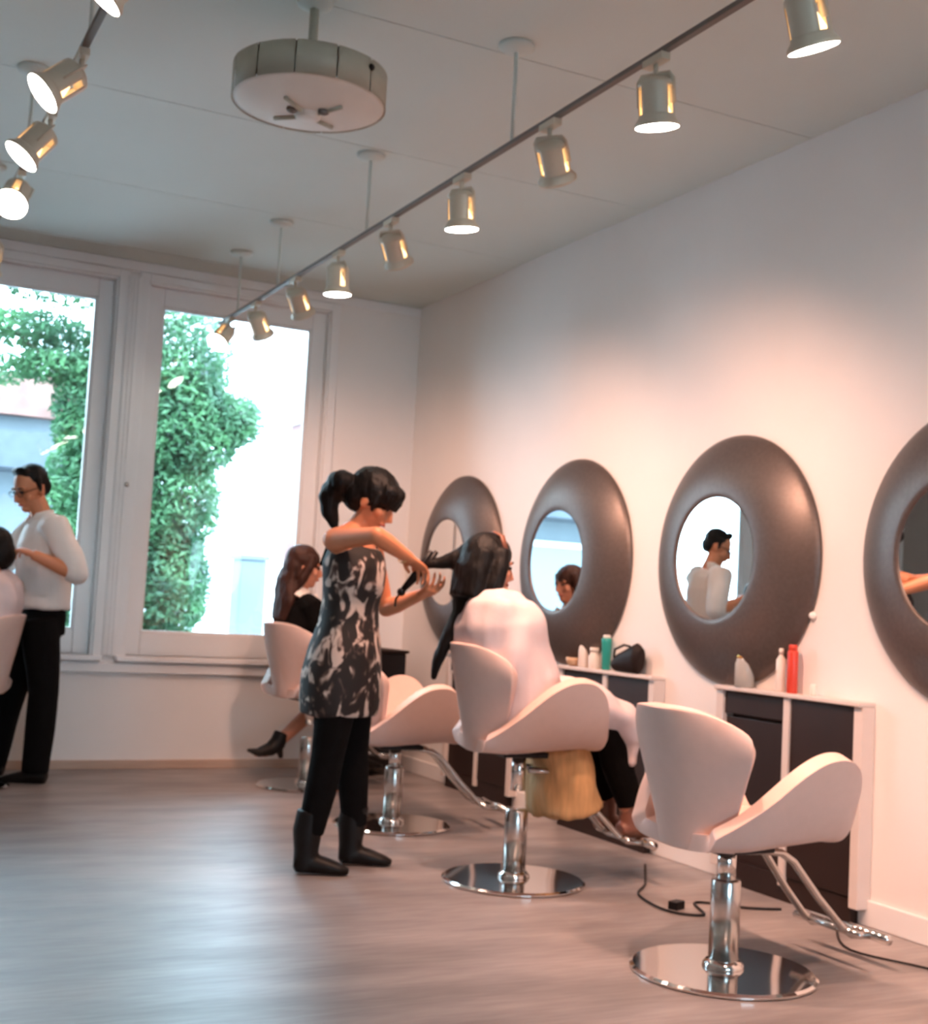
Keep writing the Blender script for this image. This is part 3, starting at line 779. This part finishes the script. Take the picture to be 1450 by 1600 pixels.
# ---- seated people -----------------------------------------------
def seated(loc, rz, dz, label, skin, hairm, mode):
    """local x forward, hips on a seat whose top is at .45+dz"""
    root = empty('person', (loc[0], loc[1], 0), R(rz)); tag(root, label, 'person')
    z0 = .45 + dz
    hip = V(-.07, 0, z0+.10); sh = V(-.135, 0, z0+.50); neck = V(-.125, 0, z0+.58)
    hc = V(-.10, 0, z0+.715)
    Rh = rotm('Z', R({'cape': -6, 'brown': -22, 'left': 10}[mode])) @ rotm('Y', R(10))
    if mode == 'cape': hc = V(-.155, .045, z0+.70)
    b = MB(); sd = V(0, 1, 0)
    b.tube([hip+V(0, 0, -.08), hip, hip+V(-.02, 0, .14), hip+V(-.05, 0, .28), sh+V(0, 0, -.03), sh+V(0, 0, .03)], [(.16, .11), (.165, .12), (.13, .10), (.145, .11), (.15, .09), (.08, .06)], 18, side=sd)
    b.tube([sh, neck, hc+V(-.02, 0, -.05)], [.06, .05, .05], 12)
    head(b, hc, Rh)
    arms = []
    for s in (-1, 1):
        S = sh + V(0, s*.150, -.01); E = V(-.05, s*.185, z0+.24); Wr = V(.16, s*.10, z0+.17); He = V(.23, s*.065, z0+.165)
        arms.append((S, E, Wr))
        b.tube([S*.7+sh*.3, S, S*.5+E*.5, E], [.048, .046, .042, .036], 12); b.ell(E, (.038, .038, .038))
        b.tube([E, E*.7+Wr*.3, Wr], [.038, .038, .025], 12)
        hand(b, Wr, He, (0, 0, -1), .35, thumb_side=s)
    legs = []
    for s in (-1, 1):
        H = hip + V(.0, s*.09, -.015); K = V(.36, s*.10, z0+.065); A = V(.50, s*.09, .27 if dz else .2)
        if mode == 'brown':
            A = V(.30, s*.09, .2)
            if s == 1: K = V(.33, .12, z0+.06); A = V(-.10, .18, .235)
        legs.append((H, K, A))
        b.tube([H, H*.5+K*.5, K, K*.7+A*.3, A], [.085, .078, .056, .055, .036], 14); b.ell(K, (.056, .056, .056))
        if mode == 'brown' and s == 1: b.tube([A, A+V(-.08, 0, -.05), A+V(-.15, 0, -.055)], [.034, .032, .02], 12)
        else: b.tube([A+V(-.03, 0, -.05), A+V(.06, 0, -.065), A+V(.13, 0, -.075)], [(.032, .03), (.036, .024), (.028, .014)], 12, side=sd)
    blob('body', b, skin, root, .006, 3)
    face_bits(root, hc, Rh)
    # shoes
    for i, (H, K, A) in enumerate(legs):
        s = MB()
        if mode == 'brown' and i == 1:
            s.tube([A+V(.025, 0, .06), A, A+V(-.05, 0, -.035), A+V(-.13, 0, -.052), A+V(-.20, 0, -.035)], [(.046, .046), (.05, .05), (.042, .044), (.026, .040), (.008, .016)], 14, side=V(0, 0, 1))
            s.tube([A+V(.01, 0, -.02), A+V(.03, 0, -.09)], [.024, .014], 10)
        else:
            s.tube([A+V(0, 0, .06), A, A+V(0, 0, -.06)], [(.046, .046), (.044, .046), (.04, .045)], 14, side=sd)
            s.tube([A+V(-.05, 0, -.062), A+V(.0, 0, -.055), A+V(.08, 0, -.068), A+V(.15, 0, -.082), A+V(.18, 0, -.088)], [(.036, .03), (.044, .042), (.045, .030), (.036, .018), (.014, .008)], 14, side=sd)
        blob('shoe', s, M_bshoe if mode == 'cape' else M_shoe, root, .007, 2)
    # trousers / skirt
    t = MB()
    if mode == 'brown':
        t.tube([hip+V(-.02, 0, -.06), hip+V(.1, 0, -.03), V(.25, 0, z0+.06)], [(.2, .13), (.205, .12), (.19, .09)], 16, side=sd)
        blob('skirt', t, M_bcloth, root, .009, 3)
    else:
        for H, K, A in legs:
            t.tube([H, H*.5+K*.5, K, K*.6+A*.4, A+V(0, 0, .05)], [.10, .092, .072, .068, .058], 14); t.ell(K, (.072, .072, .07))
        t.tube([hip+V(-.02, 0, -.06), hip+V(.06, 0, .0)], [(.185, .13), (.18, .12)], 16, side=sd)
        blob('trousers', t, M_bcloth, root, .009, 3)
    if mode == 'brown':
        tp = MB()
        tp.tube([hip+V(-.01, 0, -.02), hip+V(-.03, 0, .14), hip+V(-.06, 0, .28), sh+V(0, 0, -.03), sh+V(0, 0, .03)], [(.185, .14), (.155, .125), (.168, .13), (.172, .105), (.10, .075)], 18, side=sd)
        for S, E, Wr in arms:
            tp.tube([S*.7+sh*.3, S, S*.5+E*.5, E], [.07, .066, .058, .05], 12); tp.ell(E, (.05, .05, .05)); tp.tube([E, E*.4+Wr*.6], [.05, .042], 12)
        blob('black_top', tp, M_bcloth, root, .009, 3, folds(.01, 14))
        cl = MB(); cl.tube([sh+V(-.02, 0, .02), sh+V(.0, 0, .055), neck+V(.0, 0, .01)], [(.115, .095), (.085, .078), (.064, .066)], 20, side=sd, caps=False)
        cl.tube([sh+V(.07, -.06, .05), sh+V(.11, -.05, -.03), sh+V(.13, -.02, -.12)], [(.03, .014), (.034, .014), (.02, .012)], 10)
        cl.tube([sh+V(.07, .06, .05), sh+V(.11, .05, -.03), sh+V(.13, .02, -.12)], [(.03, .014), (.034, .014), (.02, .012)], 10)
        cl.build('collar', M_shirt, root)
        h = MB(); P = lambda x, y, z: hc + Rh @ V(x, y, z)
        h.ell(P(-.022, 0, .04), (.102, .088, .088), Rh); h.ell(P(-.055, 0, -.01), (.07, .083, .09), Rh)
        h.tube([P(-.06, 0, .0), P(-.085, 0, -.10), V(-.225, 0, z0+.50), V(-.255, 0, z0+.40)], [(.082, .05), (.085, .05), (.10, .036), (.07, .02)], 16, side=sd)
        for s in (-1, 1): h.tube([P(.02, s*.075, .07), P(.012, s*.088, .0), P(-.01, s*.085, -.08), P(-.03, s*.08, -.15)], [.022, .024, .024, .012], 10)
        blob('hair', h, hairm, root, .008, 3, folds(.008, 40))
    else:
        c = MB()
        c.tube([neck+V(0, 0, .015), sh+V(0, 0, .045), sh+V(.01, 0, -.03), sh+V(.03, 0, -.14), V(-.06, 0, z0+.24), V(-.03, 0, z0+.12), V(-.02, 0, z0+.03)],
               [(.075, .075), (.178, .125), (.212, .155), (.222, .165), (.236, .175), (.23, .175), (.20, .165)], 28, side=sd)
        if mode == 'cape':
            c.tube([V(-.02, 0, z0+.13), V(.14, 0, z0+.15), V(.30, 0, z0+.14), V(.41, 0, z0+.10), V(.455, 0, z0-.0), V(.455, 0, z0-.09)],
                   [(.25, .11), (.245, .10), (.225, .085), (.205, .07), (.19, .04), (.17, .022)], 24, side=sd)
        else:
            c.tube([V(-.02, 0, z0+.13), V(.14, 0, z0+.15), V(.28, 0, z0+.13), V(.36, 0, z0+.08)], [(.25, .11), (.245, .10), (.225, .08), (.19, .05)], 24, side=sd)
        blob('cape', c, M_cape, root, .011, 3, folds(.038, 12, 3))
        cb = MB(); cb.tube([neck+V(-.01, 0, -.02), neck+V(-.01, 0, .022)], [(.078, .078), (.066, .07)], 20, side=sd, caps=False)
        cb.build('neck_strip', M_shirt, root)
        h = MB(); P = lambda x, y, z: hc + Rh @ V(x, y, z)
        h.ell(P(-.022, 0, .045), (.104, .092, .090), Rh); h.ell(P(-.055, 0, -.01), (.075, .088, .10), Rh)
        if mode == 'cape':
            h.tube([P(-.05, 0, .05), P(-.07, 0, -.03), P(-.075, 0, -.10), P(-.08, 0, -.15)], [(.100, .065), (.108, .065), (.112, .055), (.11, .045)], 18, side=sd)
            for s in (-1, 1): h.tube([P(.015, s*.075, .07), P(.012, s*.092, .0), P(.0, s*.094, -.08), P(-.01, s*.09, -.13)], [.028, .034, .038, .03], 10)
            # lock hanging down outside the chair back
            h.tube([P(-.085, .05, -.06), V(-.245, .10, z0+.50), V(-.285, .135, z0+.40), V(-.315, .165, z0+.29), V(-.32, .175, z0+.22)], [(.058, .035), (.054, .03), (.04, .024), (.028, .018), (.01, .008)], 12, side=sd)
            # strand pulled out to the stylist's hands
            Mi = Matrix.Rotation(-R(rz), 3, 'Z'); tip = Mi @ (sl(.268, -.047, 1.268) - V(loc[0], loc[1], 0))
            a0 = P(-.07, .06, .03)
            h.tube([P(-.04, .03, .03), a0, a0*.62+tip*.38+V(0, 0, -.008), a0*.3+tip*.7+V(0, 0, -.006), tip], [(.075, .05), (.062, .045), (.036, .03), (.024, .02), (.014, .012)], 12, side=V(0, 0, 1))
        else:
            h.tube([P(-.06, 0, .0), P(-.085, 0, -.08)], [(.08, .05), (.06, .03)], 14, side=sd)
        blob('hair', h, hairm, root, .008, 3, folds(.006, 40))
        if mode == 'cape':
            s = MB(); s.tube([V(.16, 0, z0-.02), V(.19, 0, z0-.08), V(.21, 0, z0-.19), V(.23, 0, z0-.28)], [(.18, .08), (.185, .09), (.195, .11), (.20, .125)], 28, side=sd)
            blob('skirt', s, M_yel, root, .010, 2, folds(.035, 16, 7))
            hb = MB(); hb.tube([P(.03, -.085, .06), P(.0, -.07, .125), P(-.01, 0, .142), P(.0, .07, .125), P(.03, .085, .06)], [(.012, .005)]*5, 8, side=Rh @ V(1, 0, 0))
            hb.build('hair_highlight', M_bshoe, root)  # brown strip over the crown stands in for the lit highlight on the hair
    return root
seated((2.62, 4.60), 0, .125, 'seated client in white cape with long black hair pulled out towards the stylist', M_skin2, M_hair, 'cape')
seated((2.66, 7.17), 12, .12, 'seated client with brown hair and black top near the back windows', M_skin2, M_hairb, 'brown')
seated((.735, 7.375), 160, .10, 'seated dark-haired client in white cape at the left picture edge', M_skin2, M_hair, 'left')

# ---- standing man -------------------------------------------------
def make_man():
    root = empty('person', (1.13, 7.55, 0), PI-YAW)
    tag(root, 'standing man in white shirt and dark trousers by the left window', 'person')
    ps = R(35); sd = V(-math.sin(ps), math.cos(ps), 0); fwd = V(math.cos(ps), math.sin(ps), 0)   # chest turned to his left (towards the camera)
    ctr = V(-.03, 0, 0); chest = V(-.01, 0, 0)
    shz = 1.43
    shL = chest + V(0, 0, shz) + sd*.185; shR = chest + V(0, 0, shz) - sd*.185
    elL = V(-.27, .20, 1.165); wrL = V(-.05, .30, 1.26); haL = V(.03, .27, 1.285)
    elR = V(.24, .0, 1.17); wrR = V(.19, .24, 1.25); haR = V(.12, .29, 1.27)
    hc = V(.085, .03, 1.635); Rh = rotm('Z', R(58)) @ rotm('Y', R(26))
    b = MB()
    T = lambda z, a, d, o=0: (ctr*(1-(z-.9)/.5) + chest*((z-.9)/.5) + V(0, 0, z) + fwd*o, (a, d))
    secs = [T(.88, .15, .11), T(.98, .155, .115), T(1.08, .148, .11), T(1.2, .16, .115), T(1.32, .17, .115), T(1.42, .15, .09), T(1.47, .08, .065)]
    b.tube([s[0] for s in secs], [s[1] for s in secs], 20, side=sd)
    b.tube([chest+V(0, 0, 1.42), chest+V(.03, .01, 1.50), hc+V(-.03, 0, -.05)], [.065, .057, .057], 14)
    head(b, hc, Rh, 1.06)
    for sh, el, wr in ((shR, elR, wrR), (shL, elL, wrL)):
        b.tube([sh*.7+(chest+V(0, 0, 1.41))*.3, sh, sh*.5+el*.5, el], [.06, .056, .048, .040], 14); b.ell(el, (.041,)*3)
        b.tube([el, el*.7+wr*.3, wr], [.041, .043, .028], 12)
    hand(b, wrL, haL, (.2, -.2, -1), .8, thumb_side=-1)
    hand(b, wrR, haR, (-.2, -.2, -1), .8, thumb_side=1)
    hips = (V(-.05, .09, .90), V(-.0, -.09, .90)); kn = (V(-.105, .10, .50), V(.14, -.10, .50)); an = (V(-.09, .10, .085), V(.22, -.10, .085))
    for h_, k_, a_ in zip(hips, kn, an):
        b.tube([h_, h_*.5+k_*.5, k_, k_*.7+a_*.3, a_], [.09, .078, .056, .056, .038], 14)
        b.tube([a_+V(-.02, 0, -.04), a_+V(.07, 0, -.055), a_+V(.14, 0, -.06)], [(.034, .03), (.038, .024), (.03, .014)], 12, side=(0, 1, 0))
    blob('body', b, M_skin, root, VX, 3)
    face_bits(root, hc, Rh, 1.06)
    s = MB()
    secs = [T(.965, .180, .142), T(1.06, .182, .145), T(1.2, .182, .14, .005), T(1.32, .19, .14, .005), T(1.41, .175, .11), T(1.455, .105, .085)]
    s.tube([q[0] for q in secs], [q[1] for q in secs], 24, side=sd)
    for sh, el, wr in ((shR, elR, wrR), (shL, elL, wrL)):
        s.tube([sh*.7+(chest+V(0, 0, 1.40))*.3, sh, sh*.5+el*.5, el], [.08, .076, .070, .060], 14); s.ell(el, (.058,)*3)
        s.tube([el, el*.82+wr*.18], [.058, .056], 14)
    blob('shirt', s, M_shirt, root, .009, 3, folds(.022, 11, 2))
    c = MB()
    for k in (-1, 1):
        c.tube([chest+V(-.03, 0, 1.50)+sd*k*.02, chest+V(.0, 0, 1.495)+sd*k*.072, chest+V(.03, .01, 1.47)+sd*k*.068+fwd*.03, chest+V(0, 0, 1.43)+sd*k*.03+fwd*.105], [(.026, .008), (.028, .008), (.032, .008), (.016, .006)], 10, side=(0, 0, 1))
    c.build('collar', M_shirt, root)
    t = MB()
    for h_, k_, a_ in zip(hips, kn, an):
        t.tube([h_, h_*.5+k_*.5, k_, k_*.5+a_*.5, a_+V(0, 0, -.02)], [.105, .095, .078, .074, .070], 16)
    t.tube([V(-.03, 0, .83), V(-.035, 0, .92), V(-.035, 0, 1.01)], [(.165, .122), (.160, .122), (.150, .112)], 18, side=sd)
    blob('trousers', t, M_bcloth, root, .009, 3, folds(.012, 9, 5))
    for a_ in an:
        q = MB(); q.tube([a_+V(-.065, 0, -.05), a_+V(-.01, 0, -.04), a_+V(.08, 0, -.052), a_+V(.16, 0, -.064), a_+V(.20, 0, -.070)], [(.036, .032), (.043, .044), (.046, .032), (.038, .020), (.016, .010)], 14, side=(0, 1, 0))
        blob('shoe', q, M_shoe, root, .007, 2)
    h = MB(); P = lambda x, y, z: hc + Rh @ (V(x, y, z)*1.06)
    h.ell(P(-.032, 0, .050), (.094, .083, .083), Rh); h.ell(P(-.065, 0, .0), (.052, .076, .07), Rh)
    for k in (-1, 1): h.tube([P(-.01, k*.074, .06), P(-.006, k*.080, .015), P(.0, k*.078, -.012)], [.018, .012, .006], 8)
    h.tube([P(.02, -.05, .105), P(.035, 0, .115), P(.02, .05, .105)], [.022, .024, .022], 8)
    blob('hair', h, M_hair, root, .007, 3, folds(.006, 50))
    gl = MB()
    for k in (-1, 1):
        ring = [P(.096, k*.032+.022*math.cos(a), .006+.015*math.sin(a)) for a in [i*2*PI/14 for i in range(15)]]
        gl.tube(ring, .0022, 6); gl.tube([P(.092, k*.054, .010), P(.03, k*.08, .012), P(-.01, k*.083, .006)], .0022, 6)
    gl.tube([P(.097, -.011, .010), P(.097, .011, .010)], .0022, 6)
    gl.build('glasses', M_black, root)
    return root
make_man()

# ------------------------------------------------------------------ outside the windows
M_pave = mat('pavement', (0.42, 0.43, 0.44), 0.9, var=0.1, scale=3)
M_fac = mat('white_render_wall', (0.82, 0.84, 0.86), 0.9, var=0.04, scale=1.5)
M_facg = mat('grey_render_wall', (0.11, 0.13, 0.145), 0.9, var=0.08, scale=1.2)
M_brick = mat('pink_brick', (0.17, 0.09, 0.085), 0.9, var=0.15, scale=12)
M_roofd = mat('dark_awning', (0.05, 0.06, 0.075), 0.8, var=0.1)
M_band = mat('beige_red_band', (0.17, 0.085, 0.07), 0.8, var=0.25, scale=4)
M_bark = mat('bark', (0.10, 0.075, 0.055), 0.9, var=0.3, scale=12, bump=.6)
M_pane = mat('street_window_pane', (0.10, 0.13, 0.15), 0.15)
def leaf_mat():
    M = mat('leaf', (0.06, 0.22, 0.07), 0.5)
    nt = M.node_tree; b = nt.nodes['Principled BSDF']
    tc = nt.nodes.new('ShaderNodeTexCoord'); n = nt.nodes.new('ShaderNodeTexNoise'); n.inputs['Scale'].default_value = 3.2; n.inputs['Detail'].default_value = 4
    nt.links.new(tc.outputs['Object'], n.inputs['Vector'])
    rp = nt.nodes.new('ShaderNodeValToRGB'); e = rp.color_ramp.elements
    e[0].position = .32; e[0].color = (0.014, 0.060, 0.033, 1); e[1].position = .7; e[1].color = (0.10, 0.235, 0.10, 1)
    nt.links.new(n.outputs[0], rp.inputs[0]); nt.links.new(rp.outputs[0], b.inputs['Base Color'])
    tr_ = nt.nodes.new('ShaderNodeBsdfTranslucent'); nt.links.new(rp.outputs[0], tr_.inputs[0])
    mx = nt.nodes.new('ShaderNodeMixShader'); mx.inputs[0].default_value = .4
    out = nt.nodes['Material Output']
    nt.links.new(b.outputs[0], mx.inputs[1]); nt.links.new(tr_.outputs[0], mx.inputs[2]); nt.links.new(mx.outputs[0], out.inputs[0])
    return M
M_leaf = leaf_mat()
g = MB().box(-30, 40, YB+.2, 60, -.35, -.1).build('ground_outside', M_pave); struct(g, 'grey pavement outside the back windows')
g = MB().box(-30, 40, -30, YF-.2, -.35, -.1).build('ground_street', M_pave); struct(g, 'grey pavement outside the front window')

def tree(name, loc, label, clumps, trunk, per, leaf=.075):
    root = empty(name, loc); tag(root, label, 'tree')
    for t_ in trunk: MB().tube(t_[0], t_[1], 10).build('trunk' if t_ is trunk[0] else 'branch', M_bark, root)
    vs = []; fs = []; rnd = random.Random(11)
    for (cx, cy, cz, rx, ry, rz_, k) in clumps:
        for i in range(int(per*k)):
            while True:
                p = V(rnd.uniform(-1, 1), rnd.uniform(-1, 1), rnd.uniform(-1, 1))
                if p.length < 1: break
            p = V(cx+p.x*rx, cy+p.y*ry, cz+p.z*rz_)
            a = V(rnd.gauss(0, 1), rnd.gauss(0, 1), rnd.gauss(0, .7)).normalized(); b_ = a.orthogonal().normalized()
            s = leaf*rnd.uniform(.6, 1.3); o = len(vs)
            n_ = a.cross(b_)*s*.15
            vs += [p-a*s, p+b_*s*.45+n_, p+a*s, p-b_*s*.45+n_]; fs += [(o, o+1, o+2), (o, o+2, o+3)]
    mb = MB(); mb.add(vs, fs, False); f = mb.build('foliage', M_leaf, root); f['kind'] = 'stuff'
    return root
tree('street_tree', (2.05, 10.9, -.1), 'leafy green tree standing close outside the two back windows',
     [(.45, 0, 3.2, .62, .5, .6, 1.0), (.62, -.1, 2.6, .55, .4, .5, 1.0), (.62, 0, 1.95, .42, .4, .55, .9), (.62, 0, 1.25, .38, .4, .5, .8), (.55, 0, .55, .5, .4, .4, .8),
      (1.0, -.1, 2.7, .35, .35, .25, .4), (-.12, 0, 2.7, .32, .4, .6, .7), (-.18, 0, 1.9, .30, .4, .6, .6), (-.2, 0, 1.1, .28, .4, .5, .5), (.1, 0, .6, .4, .4, .5, .5), (.15, 0, 1.8, .3, .3, 1.2, .8),
      (-.6, .1, 3.3, .5, .45, .16, .28), (-.85, .1, 2.95, .3, .3, .14, .10), (-.45, 0, 3.0, .3, .3, .15, .16), (-.3, 0, 3.9, 1.1, .6, .4, .7)],
     [([(0.1, 0, 0), (.08, 0, 1.0), (.12, 0, 2.2), (.1, 0, 3.6)], [.08, .065, .05, .02]), ([(.1, 0, 1.6), (.5, -.05, 2.4), (.9, -.1, 2.9)], [.03, .02, .008]), ([(.1, 0, 2.2), (-.4, .05, 3.0), (-.95, .1, 3.4)], [.03, .02, .008])], 6200, .038)
# white building across the yard
bw = empty('townhouse', (6.0, 17.5, -.1)); tag(bw, 'bright white building seen through the right window', 'building')
MB().box(-2.6, 7, 0, 6, 0, 5.7).build('wall', M_fac, bw)
for zc in (3.2, 5.5): MB().box(-2.65, 7.05, -.12, 0, zc, zc+.18).build('ledge', M_fac, bw)
for (x, z) in ((-1.6, 3.7), (-.25, 3.6), (1.2, 3.7), (2.6, 3.7), (.9, 1.0), (-1.7, 1.0)):
    f = MB().box(x, x+.55, -.05, 0, z, z+.95).build('window', M_fac, bw); MB().box(x+.08, x+.47, -.06, -.05, z+.08, z+.87).build('pane', mat('hazy_pane', (.09, .11, .125), .2) if 'hazy_pane' not in bpy.data.materials else bpy.data.materials['hazy_pane'], f)
bgz = empty('workshop', (.5, 19.0, -.1)); tag(bgz, 'low grey-blue building with dark awning seen through the left window', 'building')
MB().box(-7, 2.7, 0, 5, 0, 4.1).build('wall', M_facg, bgz)
MB().box(-7, 2.8, -.25, 0, 3.55, 4.15).build('fascia_band', M_band, bgz)
MB().box(-6.5, 2.2, -.9, 0, 2.75, 3.25).build('awning', M_roofd, bgz)
for x in (-5.6, -3.0, -.2):
    f = MB().box(x, x+1.8, -.06, 0, .6, 2.4).build('window', M_fac, bgz); MB().box(x+.1, x+1.7, -.07, -.06, .7, 2.3).build('pane', M_pane, f)
pr = empty('brick_pier', (4.42, 12.6, -.1)); tag(pr, 'pale pink brick pier at the right side of the right window view', 'pier')
MB().box(-.08, .35, -.2, .2, 0, 3.0).build('shaft', M_brick, pr); MB().box(-.12, .39, -.24, .24, 3.0, 3.1).build('cap', M_fac, pr)
ub = empty('utility_box', (3.86, 12.4, -.1)); tag(ub, 'grey utility box standing behind the tree', 'box')
MB().box(-.14, .14, -.15, .15, 0, 1.55).build('body', M_facg, ub, .02); MB().box(-.16, .16, -.17, .17, 1.55, 1.6).build('lid', M_facg, ub, .01)

if bpy.data.scenes.get('scratch'): bpy.data.scenes.remove(bpy.data.scenes['scratch'])
